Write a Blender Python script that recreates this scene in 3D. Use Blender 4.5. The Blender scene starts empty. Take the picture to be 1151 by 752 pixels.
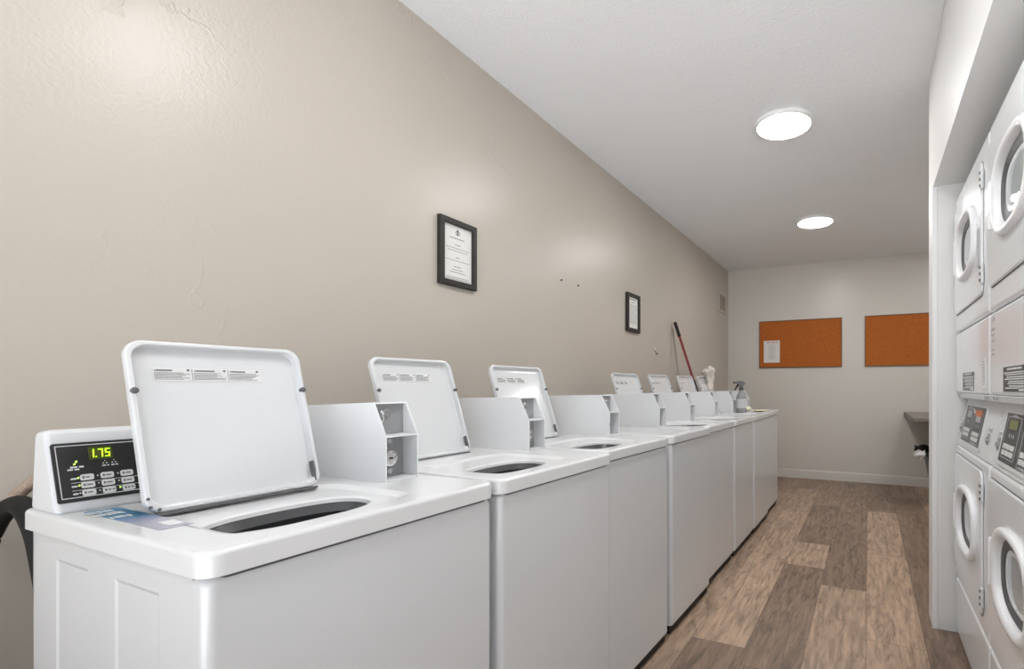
import bpy, bmesh, math, random
from mathutils import Vector, Matrix, noise
R = math.radians
rnd = random.Random(7)
scene = bpy.context.scene
COL = scene.collection

# ------------------------------------------------------------------ materials
def new_mat(name):
    m = bpy.data.materials.new(name); m.use_nodes = True
    nt = m.node_tree
    return m, nt, nt.nodes['Principled BSDF']

def plain(name, col, rough=0.4, metal=0.0, spec=0.5, coat=0.0, bump=0.0, bscale=80.0, var=0.0):
    m, nt, b = new_mat(name)
    b.inputs['Base Color'].default_value = (*col, 1)
    b.inputs['Roughness'].default_value = rough
    b.inputs['Metallic'].default_value = metal
    b.inputs['Specular IOR Level'].default_value = spec
    b.inputs['Coat Weight'].default_value = coat
    b.inputs['Coat Roughness'].default_value = 0.08
    tc = nt.nodes.new('ShaderNodeTexCoord')
    nz = nt.nodes.new('ShaderNodeTexNoise'); nz.inputs['Scale'].default_value = bscale; nz.inputs['Detail'].default_value = 4
    nt.links.new(tc.outputs['Object'], nz.inputs['Vector'])
    if bump > 0:
        bp = nt.nodes.new('ShaderNodeBump'); bp.inputs['Strength'].default_value = bump; bp.inputs['Distance'].default_value = 0.002
        nt.links.new(nz.outputs['Fac'], bp.inputs['Height']); nt.links.new(bp.outputs['Normal'], b.inputs['Normal'])
    if var > 0:
        mx = nt.nodes.new('ShaderNodeMix'); mx.data_type = 'RGBA'
        mx.inputs['A'].default_value = (*[c * (1 - var) for c in col], 1)
        mx.inputs['B'].default_value = (*[min(1, c * (1 + var)) for c in col], 1)
        nt.links.new(nz.outputs['Fac'], mx.inputs['Factor']); nt.links.new(mx.outputs['Result'], b.inputs['Base Color'])
    return m

def emit(name, col, strength):
    m, nt, b = new_mat(name)
    b.inputs['Base Color'].default_value = (*col, 1)
    b.inputs['Emission Color'].default_value = (*col, 1)
    b.inputs['Emission Strength'].default_value = strength
    return m

def wall_paint(name, col, rough, coarse, cstr, fine, fstr, cracks=False):
    m, nt, b = new_mat(name)
    N, L = nt.nodes, nt.links
    b.inputs['Roughness'].default_value = rough
    b.inputs['Specular IOR Level'].default_value = 0.5
    tc = N.new('ShaderNodeTexCoord')
    n1 = N.new('ShaderNodeTexNoise'); n1.inputs['Scale'].default_value = coarse; n1.inputs['Detail'].default_value = 5; n1.inputs['Roughness'].default_value = 0.55
    n2 = N.new('ShaderNodeTexNoise'); n2.inputs['Scale'].default_value = fine; n2.inputs['Detail'].default_value = 3
    n3 = N.new('ShaderNodeTexNoise'); n3.inputs['Scale'].default_value = 1.3; n3.inputs['Detail'].default_value = 3
    for n in (n1, n2, n3): L.new(tc.outputs['Object'], n.inputs['Vector'])
    b1 = N.new('ShaderNodeBump'); b1.inputs['Strength'].default_value = cstr; b1.inputs['Distance'].default_value = 0.01
    b2 = N.new('ShaderNodeBump'); b2.inputs['Strength'].default_value = fstr; b2.inputs['Distance'].default_value = 0.003
    L.new(n1.outputs['Fac'], b1.inputs['Height']); L.new(n2.outputs['Fac'], b2.inputs['Height'])
    last = b1
    if cracks:                       # trowel ridges in the plaster, only in patches
        v = N.new('ShaderNodeTexVoronoi'); v.feature = 'DISTANCE_TO_EDGE'; v.inputs['Scale'].default_value = 3.2
        d = N.new('ShaderNodeTexNoise'); d.inputs['Scale'].default_value = 7; d.inputs['Detail'].default_value = 5
        mx = N.new('ShaderNodeMix'); mx.data_type = 'VECTOR'; mx.inputs['Factor'].default_value = 0.25
        L.new(tc.outputs['Object'], d.inputs['Vector']); L.new(tc.outputs['Object'], mx.inputs['A']); L.new(d.outputs['Color'], mx.inputs['B'])
        L.new(mx.outputs['Result'], v.inputs['Vector'])
        ra = N.new('ShaderNodeMapRange'); ra.inputs['From Max'].default_value = 0.022; ra.inputs['To Min'].default_value = 1; ra.inputs['To Max'].default_value = 0
        L.new(v.outputs['Distance'], ra.inputs['Value'])
        pm = N.new('ShaderNodeMapRange'); pm.inputs['From Min'].default_value = 0.52; pm.inputs['From Max'].default_value = 0.62
        p = N.new('ShaderNodeTexNoise'); p.inputs['Scale'].default_value = 2.1; p.inputs['Detail'].default_value = 2
        L.new(tc.outputs['Object'], p.inputs['Vector']); L.new(p.outputs['Fac'], pm.inputs['Value'])
        mu = N.new('ShaderNodeMath'); mu.operation = 'MULTIPLY'
        L.new(ra.outputs['Result'], mu.inputs[0]); L.new(pm.outputs['Result'], mu.inputs[1])
        b3 = N.new('ShaderNodeBump'); b3.inputs['Strength'].default_value = 0.22; b3.inputs['Distance'].default_value = 0.006
        L.new(mu.outputs['Value'], b3.inputs['Height']); L.new(b1.outputs['Normal'], b3.inputs['Normal']); last = b3
    L.new(last.outputs['Normal'], b2.inputs['Normal']); L.new(b2.outputs['Normal'], b.inputs['Normal'])
    mc = N.new('ShaderNodeMix'); mc.data_type = 'RGBA'
    mc.inputs['A'].default_value = (*[c * 0.96 for c in col], 1); mc.inputs['B'].default_value = (*[c * 1.04 for c in col], 1)
    L.new(n3.outputs['Fac'], mc.inputs['Factor']); L.new(mc.outputs['Result'], b.inputs['Base Color'])
    return m

def plank_floor():
    m, nt, b = new_mat('vinyl_plank'); N, L = nt.nodes, nt.links
    b.inputs['Roughness'].default_value = 0.42
    at = N.new('ShaderNodeAttribute'); at.attribute_name = 'tone'; at.attribute_type = 'GEOMETRY'
    sep = N.new('ShaderNodeSeparateColor'); L.new(at.outputs['Color'], sep.inputs['Color'])
    tc = N.new('ShaderNodeTexCoord')
    off = N.new('ShaderNodeVectorMath'); off.operation = 'SCALE'; off.inputs['Scale'].default_value = 37.0
    L.new(at.outputs['Color'], off.inputs[0])
    add = N.new('ShaderNodeVectorMath'); add.operation = 'ADD'; L.new(tc.outputs['Object'], add.inputs[0]); L.new(off.outputs['Vector'], add.inputs[1])
    mp = N.new('ShaderNodeMapping'); mp.inputs['Scale'].default_value = (26, 2.6, 1); L.new(add.outputs['Vector'], mp.inputs['Vector'])
    g = N.new('ShaderNodeTexNoise'); g.inputs['Scale'].default_value = 1.6; g.inputs['Detail'].default_value = 8; g.inputs['Roughness'].default_value = 0.62; g.inputs['Distortion'].default_value = 0.6
    L.new(mp.outputs['Vector'], g.inputs['Vector'])
    mp2 = N.new('ShaderNodeMapping'); mp2.inputs['Scale'].default_value = (13, 2.4, 1); L.new(add.outputs['Vector'], mp2.inputs['Vector'])
    k = N.new('ShaderNodeTexNoise'); k.inputs['Scale'].default_value = 1.5; k.inputs['Detail'].default_value = 6; k.inputs['Roughness'].default_value = 0.7; k.inputs['Distortion'].default_value = 1.5
    L.new(mp2.outputs['Vector'], k.inputs['Vector'])
    ramp = N.new('ShaderNodeMix'); ramp.data_type = 'RGBA'
    ramp.inputs['A'].default_value = (0.105, 0.067, 0.047, 1); ramp.inputs['B'].default_value = (0.575, 0.405, 0.285, 1)
    L.new(sep.outputs['Red'], ramp.inputs['Factor'])
    cg = N.new('ShaderNodeMapRange'); cg.inputs['From Min'].default_value = 0.3; cg.inputs['From Max'].default_value = 0.72; cg.inputs['To Min'].default_value = 0.55; cg.inputs['To Max'].default_value = 1.32
    L.new(g.outputs['Fac'], cg.inputs['Value'])
    ck = N.new('ShaderNodeMapRange'); ck.inputs['From Min'].default_value = 0.26; ck.inputs['From Max'].default_value = 0.50; ck.inputs['To Min'].default_value = 0.34; ck.inputs['To Max'].default_value = 1.05
    L.new(k.outputs['Fac'], ck.inputs['Value'])
    mu = N.new('ShaderNodeMath'); mu.operation = 'MULTIPLY'; L.new(cg.outputs['Result'], mu.inputs[0]); L.new(ck.outputs['Result'], mu.inputs[1])
    # seams: distance to the plank's own edge, from its UVs in metres
    uv = N.new('ShaderNodeUVMap'); uv.uv_map = 'plank'
    sx = N.new('ShaderNodeSeparateXYZ'); L.new(uv.outputs['UV'], sx.inputs['Vector'])
    mn = N.new('ShaderNodeMath'); mn.operation = 'MINIMUM'; L.new(sx.outputs['X'], mn.inputs[0]); L.new(sx.outputs['Y'], mn.inputs[1])
    # UV stores distance folded to the nearest edge pair
    sm = N.new('ShaderNodeMapRange'); sm.inputs['From Min'].default_value = 0.0008; sm.inputs['From Max'].default_value = 0.0028; sm.inputs['To Min'].default_value = 0.55
    L.new(mn.outputs['Value'], sm.inputs['Value'])
    m2 = N.new('ShaderNodeMath'); m2.operation = 'MULTIPLY'; L.new(mu.outputs['Value'], m2.inputs[0]); L.new(sm.outputs['Result'], m2.inputs[1])
    vm = N.new('ShaderNodeVectorMath'); vm.operation = 'SCALE'; L.new(ramp.outputs['Result'], vm.inputs[0]); L.new(m2.outputs['Value'], vm.inputs['Scale'])
    L.new(vm.outputs['Vector'], b.inputs['Base Color'])
    bp = N.new('ShaderNodeBump'); bp.inputs['Strength'].default_value = 0.12; bp.inputs['Distance'].default_value = 0.002
    L.new(g.outputs['Fac'], bp.inputs['Height']); L.new(bp.outputs['Normal'], b.inputs['Normal'])
    return m

def cork_mat():
    m, nt, b = new_mat('cork'); N, L = nt.nodes, nt.links
    tc = N.new('ShaderNodeTexCoord'); v = N.new('ShaderNodeTexNoise'); v.inputs['Scale'].default_value = 90; v.inputs['Detail'].default_value = 3
    L.new(tc.outputs['Object'], v.inputs['Vector'])
    mx = N.new('ShaderNodeMix'); mx.data_type = 'RGBA'; mx.inputs['A'].default_value = (0.38, 0.095, 0.012, 1); mx.inputs['B'].default_value = (0.56, 0.16, 0.025, 1)
    mr = N.new('ShaderNodeMapRange'); mr.inputs['From Min'].default_value = 0.3; mr.inputs['From Max'].default_value = 0.7
    L.new(v.outputs['Fac'], mr.inputs['Value']); L.new(mr.outputs['Result'], mx.inputs['Factor']); L.new(mx.outputs['Result'], b.inputs['Base Color'])
    bp = N.new('ShaderNodeBump'); bp.inputs['Strength'].default_value = 0.3; bp.inputs['Distance'].default_value = 0.003
    L.new(v.outputs['Fac'], bp.inputs['Height']); L.new(bp.outputs['Normal'], b.inputs['Normal']); b.inputs['Roughness'].default_value = 0.9
    return m

def sticker_mat():
    m, nt, b = new_mat('printed_sticker'); N, L = nt.nodes, nt.links
    tc = N.new('ShaderNodeTexCoord'); s = N.new('ShaderNodeSeparateXYZ'); L.new(tc.outputs['Generated'], s.inputs['Vector'])
    cr = N.new('ShaderNodeValToRGB'); e = cr.color_ramp.elements
    e[0].position = 0.0; e[0].color = (0.05, 0.24, 0.40, 1); e[1].position = 0.38; e[1].color = (0.012, 0.17, 0.33, 1)
    x = e.new(0.55); x.color = (0.20, 0.25, 0.38, 1); x = e.new(0.7); x.color = (0.36, 0.35, 0.42, 1)
    L.new(s.outputs['X'], cr.inputs['Fac']); L.new(cr.outputs['Color'], b.inputs['Base Color']); b.inputs['Roughness'].default_value = 0.3
    return m

def glass_mat():
    m, nt, b = new_mat('door_glass')
    b.inputs['Base Color'].default_value = (0.80, 0.86, 0.88, 1); b.inputs['Roughness'].default_value = 0.03
    b.inputs['Transmission Weight'].default_value = 0.85; b.inputs['IOR'].default_value = 1.45
    return m

M = dict(
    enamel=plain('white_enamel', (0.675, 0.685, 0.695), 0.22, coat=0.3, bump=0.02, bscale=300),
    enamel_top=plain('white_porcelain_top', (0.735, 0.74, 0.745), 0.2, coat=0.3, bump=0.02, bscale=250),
    powder=plain('white_powder_coat', (0.77, 0.78, 0.79), 0.42, bump=0.05, bscale=500),
    plastic=plain('white_plastic', (0.70, 0.71, 0.72), 0.35, bump=0.02, bscale=400),
    dryer=plain('dryer_enamel', (0.80, 0.815, 0.835), 0.22, coat=0.3, bump=0.02, bscale=300),
    ring=plain('white_door_bezel', (0.86, 0.865, 0.88), 0.3),
    black=plain('black_panel', (0.022, 0.022, 0.022), 0.3, var=0.1),
    charcoal=plain('charcoal_panel', (0.055, 0.056, 0.058), 0.35, var=0.1),
    rubber=plain('black_rubber', (0.010, 0.010, 0.009), 0.55, spec=0.3, bump=0.1),
    hinge=plain('hinge_steel', (0.16, 0.16, 0.165), 0.4, metal=0.5),
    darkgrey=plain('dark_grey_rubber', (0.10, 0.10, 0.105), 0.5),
    drum=plain('inner_door_grey', (0.30, 0.31, 0.32), 0.35, metal=0.4),
    steel=plain('brushed_steel', (0.55, 0.56, 0.57), 0.3, metal=1.0, bump=0.04, bscale=200),
    zinc=plain('zinc_plate', (0.34, 0.345, 0.35), 0.45, metal=0.2, bump=0.06, bscale=150),
    chrome=plain('chrome', (0.75, 0.75, 0.76), 0.15, metal=1.0),
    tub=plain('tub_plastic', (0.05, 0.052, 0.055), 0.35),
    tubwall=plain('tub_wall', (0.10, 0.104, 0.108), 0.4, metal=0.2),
    ink=plain('grey_ink', (0.16, 0.16, 0.17), 0.6),
    inkfaint=plain('faint_ink', (0.42, 0.42, 0.44), 0.6),
    inkwhite=plain('white_ink', (0.75, 0.75, 0.75), 0.5),
    inkred=plain('red_ink', (0.55, 0.12, 0.08), 0.6),
    paper=plain('white_paper', (0.80, 0.79, 0.76), 0.6, bump=0.03),
    label=plain('label_film', (0.72, 0.72, 0.71), 0.4),
    frame=plain('black_wood_frame', (0.014, 0.011, 0.009), 0.5, bump=0.06, var=0.3),
    boardframe=plain('brown_board_frame', (0.22, 0.11, 0.045), 0.6, var=0.2),
    cork=cork_mat(), sticker=sticker_mat(), glass=glass_mat(),
    wall=wall_paint('beige_wall_paint', (0.525, 0.475, 0.412), 0.31, 6.0, 0.12, 90.0, 0.30, cracks=True),
    wallback=wall_paint('pale_wall_paint', (0.70, 0.665, 0.61), 0.30, 5.0, 0.14, 70.0, 0.14),
    wallwhite=wall_paint('white_wall_paint', (0.80, 0.795, 0.78), 0.45, 6.0, 0.05, 70.0, 0.12),
    ceil=wall_paint('ceiling_paint', (0.92, 0.93, 0.945), 0.8, 30.0, 0.10, 110.0, 0.9),
    base=plain('baseboard_paint', (0.70, 0.665, 0.61), 0.4, bump=0.04, bscale=60),
    bead=plain('white_trim_paint', (0.85, 0.85, 0.85), 0.35),
    floor=plank_floor(),
    led=emit('led_diffuser', (1.0, 0.995, 0.985), 68.0),
    ledrim=plain('white_light_rim', (0.85, 0.85, 0.84), 0.4),
    green=emit('green_digit', (0.55, 1.0, 0.03), 1.6),
    greendim=plain('dark_olive_window', (0.07, 0.085, 0.01), 0.3),
    greenled=emit('green_indicator', (0.6, 1.0, 0.15), 1.6),
    lcd=plain('olive_display', (0.17, 0.18, 0.06), 0.35),
    orange=plain('orange_notice', (0.55, 0.16, 0.06), 0.5),
    keypad=plain('pale_key', (0.72, 0.72, 0.70), 0.4),
    redpole=plain('red_pole', (0.22, 0.013, 0.011), 0.35),
    cloth=plain('pale_cloth', (0.78, 0.72, 0.66), 0.9, bump=0.4, bscale=90, var=0.08),
    sponge=plain('cream_sponge', (0.80, 0.75, 0.58), 0.95, bump=0.6, bscale=120, var=0.1),
    yellow=plain('pale_yellow_cloth', (0.80, 0.74, 0.50), 0.9, bump=0.2, bscale=120),
    bottle=plain('grey_bottle_plastic', (0.30, 0.305, 0.31), 0.22, coat=0.3),
    spray=plain('grey_spray_head', (0.17, 0.175, 0.18), 0.4),
    bottlelabel=plain('bottle_label', (0.58, 0.59, 0.60), 0.45),
    counter=plain('grey_laminate', (0.20, 0.175, 0.155), 0.35, var=0.12, bscale=40),
    counteredge=plain('counter_edge', (0.13, 0.115, 0.105), 0.4, var=0.1),
    bag=plain('white_bag', (0.85, 0.85, 0.85), 0.35, bump=0.2, bscale=30),
    binmat=plain('black_bin', (0.02, 0.02, 0.018), 0.4),
    vent=plain('vent_paint', (0.60, 0.545, 0.48), 0.5),
    ventin=plain('vent_interior', (0.42, 0.36, 0.30), 0.6),
    braid=plain('braided_hose', (0.36, 0.27, 0.21), 0.5, bump=0.6, bscale=180, var=0.5),
)

# ------------------------------------------------------------------ mesh helpers
class MB:
    def __init__(s): s.bm = bmesh.new()
    def box(s, x0, x1, y0, y1, z0, z1, bev=0.0, seg=2):
        r = bmesh.ops.create_cube(s.bm, size=1.0)
        for v in r['verts']:
            v.co = Vector((x0 + (v.co.x + .5) * (x1 - x0), y0 + (v.co.y + .5) * (y1 - y0), z0 + (v.co.z + .5) * (z1 - z0)))
        if bev > 0:
            es = list({e for v in r['verts'] for e in v.link_edges})
            bmesh.ops.bevel(s.bm, geom=es, offset=bev, segments=seg, affect='EDGES', profile=0.5)
        return s
    def prism(s, pts, f, bev=0.0, seg=2):
        """pts: list of 2D points; f(p, k) -> 3D, k = 0 / 1 for the two ends"""
        a = [s.bm.verts.new(f(p, 0)) for p in pts]; b = [s.bm.verts.new(f(p, 1)) for p in pts]
        fs = [s.bm.faces.new(a[::-1]), s.bm.faces.new(b)]
        n = len(pts)
        for i in range(n):
            fs.append(s.bm.faces.new((a[i], a[(i + 1) % n], b[(i + 1) % n], b[i])))
        bmesh.ops.recalc_face_normals(s.bm, faces=fs)
        if bev > 0:
            es = list({e for q in fs for e in q.edges})
            bmesh.ops.bevel(s.bm, geom=es, offset=bev, segments=seg, affect='EDGES', profile=0.5)
        return s
    def loops(s, loops, close=False, cap0=False, cap1=False):
        L = [[s.bm.verts.new(p) for p in lp] for lp in loops]; n = len(L[0]); fs = []
        for i in range(len(L) - (0 if close else 1)):
            A, B = L[i], L[(i + 1) % len(L)]
            for j in range(n): fs.append(s.bm.faces.new((A[j], A[(j + 1) % n], B[(j + 1) % n], B[j])))
        if cap0: fs.append(s.bm.faces.new(L[0][::-1]))
        if cap1: fs.append(s.bm.faces.new(L[-1]))
        bmesh.ops.recalc_face_normals(s.bm, faces=fs)
        return s
    def tube(s, path, rad, n=10):
        P = [Vector(p) for p in path]; rings = []
        up = Vector((0.13, 0.21, 0.97))
        for i, p in enumerate(P):
            t = (P[min(i + 1, len(P) - 1)] - P[max(i - 1, 0)]).normalized()
            u = t.cross(up)
            if u.length < 1e-3: u = t.cross(Vector((1, 0, 0)))
            u.normalize(); w = t.cross(u)
            r = rad[i] if isinstance(rad, (list, tuple)) else rad
            rings.append([p + u * (r * math.cos(2 * math.pi * k / n)) + w * (r * math.sin(2 * math.pi * k / n)) for k in range(n)])
        return s.loops(rings, cap0=True, cap1=True)
    def lathe(s, prof, c, n=32, axis='z', sx=1.0, sy=1.0):
        rings = []
        for r, h in prof:
            r = max(r, 1e-4); ring = []
            for k in range(n):
                a = 2 * math.pi * k / n; u, v = r * math.cos(a) * sx, r * math.sin(a) * sy
                q = {'z': (u, v, h), 'x': (h, u, v), 'y': (u, h, v)}[axis]
                ring.append(Vector(c) + Vector(q))
            rings.append(ring)
        return s.loops(rings, cap0=True, cap1=True)
    def quad(s, *pts):
        s.bm.faces.new([s.bm.verts.new(p) for p in pts]); return s
    def xf(s, mat):
        bmesh.ops.transform(s.bm, matrix=mat, verts=s.bm.verts); return s
    def build(s, name, mat, parent=None, ang=32):
        me = bpy.data.meshes.new(name)
        c = math.cos(R(ang))
        s.bm.normal_update()
        for f in s.bm.faces: f.smooth = True
        for e in s.bm.edges:
            if len(e.link_faces) == 2 and e.link_faces[0].normal.dot(e.link_faces[1].normal) < c: e.smooth = False
        s.bm.to_mesh(me); s.bm.free()
        me.materials.append(mat)
        o = bpy.data.objects.new(name, me); COL.objects.link(o)
        o.modifiers.new('weighted_normals', 'WEIGHTED_NORMAL').keep_sharp = True
        if parent is not None: o.parent = parent
        return o

def tag(o, label=None, cat=None, group=None, kind=None):
    if label: o['label'] = label
    if cat: o['category'] = cat
    if group: o['group'] = group
    if kind: o['kind'] = kind
    return o

def empty(name, loc, rz=0.0):
    o = bpy.data.objects.new(name, None); COL.objects.link(o)
    o.location = loc; o.rotation_euler = (0, 0, rz); o.empty_display_size = 0.1
    return o

def rrect(x0, x1, y0, y1, r, n=6):
    """rounded rectangle, counter-clockwise"""
    pts = []
    for cx, cy, a0 in ((x1 - r, y1 - r, 0), (x0 + r, y1 - r, 90), (x0 + r, y0 + r, 180), (x1 - r, y0 + r, 270)):
        for k in range(n + 1):
            a = R(a0 + 90 * k / n); pts.append((cx + r * math.cos(a), cy + r * math.sin(a)))
    return pts

def words(mb, f, u0, u1, v, h, rg, fill=1.0, center=True, t=0.0006):
    """a line of unreadable small print: word-sized bars between u0 and u1 at height v"""
    tot = (u1 - u0) * fill
    s0 = (u0 + u1) / 2 - tot / 2 if center else u0
    u = s0
    while u < s0 + tot - h:
        w = min(h * rg.uniform(1.2, 3.4), s0 + tot - u)
        mb.prism([(u, v), (u + w, v), (u + w, v + h), (u, v + h)], lambda p, k: f(p[0], p[1], t * k))
        u += w + h * 0.75

# ------------------------------------------------------------------ room
H, B = 2.822, 6.893
XW, ZH = 2.085, 2.196      # partition face, alcove header underside
XR = 3.35                  # right wall of the room behind the partition
Y0R = -1.6                 # near end of what is built
def structure(name, mb, mat, **k):
    o = mb.build(name, mat); o['kind'] = 'structure'; return o

structure('wall_left', MB().box(-0.15, 0, Y0R, B + .15, 0, H), M['wall'])
structure('wall_back', MB().box(0, XR, B, B + .15, 0, H), M['wallback'])
structure('wall_right', MB().box(XR, XR + .15, Y0R, B + .15, 0, H), M['wallwhite'])
structure('ceiling', MB().box(-0.15, XR + .15, Y0R, B + .15, H, H + .15), M['ceil'])
YJ, YE = 2.872, 3.05
mb = MB()
mb.box(XW, XR, YJ, YE, 0, H)                      # stub wall beyond the dryers
mb.box(XW, XR, Y0R, YJ, ZH, H)                    # header over the alcove
structure('wall_partition', mb, M['wallwhite'])
structure('trim_1', MB().box(XW - .003, XW + .02, YJ - .004, YJ, 0.0, ZH, .0015, 1), M['bead'])
structure('baseboard_back', MB().prism([(0, 0), (.014, 0), (.014, .095), (.006, .11), (0, .113)], lambda p, k: (0.0 if k == 0 else XR, B - p[0], p[1])), M['base'])

# floor: separate plank faces in one mesh, each with its own tone
def floor():
    bm = bmesh.new(); me = bpy.data.meshes.new('floor')
    uvl = bm.loops.layers.uv.new('plank'); cl = bm.loops.layers.float_color.new('tone')
    W = 0.2533
    fixed = {   # column -> list of (y0, y1, tone)
        3: [(-1.6, 1.9, .45), (1.9, 3.15, .62), (3.15, 4.5, .50), (4.5, 5.86, .56), (5.86, 6.893, .46)],
        4: [(-1.6, .93, .5), (.93, 2.295, .30), (2.295, 3.66, .78), (3.66, 5.02, .70), (5.02, 6.2, .62), (6.2, 6.893, .40)],
        5: [(-1.6, .78, .5), (.78, 2.15, .36), (2.15, 3.51, .30), (3.51, 4.05, .72), (4.05, 5.4, .30), (5.4, 6.893, .44)],
        6: [(-1.6, .5, .4), (.5, 1.86, .58), (1.86, 3.225, .66), (3.225, 4.59, .27), (4.59, 5.2, .32), (5.2, 6.893, .35)],
        7: [(-1.6, 1.25, .5), (1.25, 2.61, .72), (2.61, 3.97, .74), (3.97, 5.34, .66), (5.34, 6.893, .28)],
        8: [(-1.6, 1.4, .3), (1.4, 2.75, .20), (2.75, 4.15, .26), (4.15, 5.5, .30), (5.5, 6.1, .24), (6.1, 6.893, .42)],
    }
    x = 1.275 - 5 * W - 2 * W
    col = -2
    while x < XR + .1:
        if col in fixed: segs = fixed[col]
        else:
            segs = []; y = Y0R - rnd.uniform(0, 1)
            while y < B: segs.append((max(y, Y0R), min(y + 1.365, B), rnd.uniform(.25, .7))); y += 1.365
        for y0, y1, t in segs:
            x0, x1 = max(x, -.15), min(x + W, XR + .15)
            if y1 - y0 < .01 or x1 - x0 < .005: continue
            ys = [y0, (y0 + y1) / 2, y1]; xs = [x0, (x0 + x1) / 2, x1]
            V = [[bm.verts.new((a, b, 0)) for a in xs] for b in ys]
            c = (t, rnd.random(), rnd.random(), 1)
            for i in range(2):
                for j in range(2):
                    f = bm.faces.new((V[i][j], V[i][j + 1], V[i + 1][j + 1], V[i + 1][j]))
                    for lp in f.loops:
                        lp[uvl].uv = (min(lp.vert.co.x - x0, x1 - lp.vert.co.x), min(lp.vert.co.y - y0, y1 - lp.vert.co.y)); lp[cl] = c
        x += W; col += 1
    r = bmesh.ops.create_cube(bm, size=1)     # the slab under the planks
    for v in r['verts']: v.co = Vector((-.15 + (v.co.x + .5) * (XR + .3), Y0R + (v.co.y + .5) * (B + .15 - Y0R), -.101 + (v.co.z + .5) * .1))
    bm.to_mesh(me); bm.free(); me.materials.append(M['floor'])
    o = bpy.data.objects.new('floor', me); COL.objects.link(o); o['kind'] = 'structure'
floor()

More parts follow.
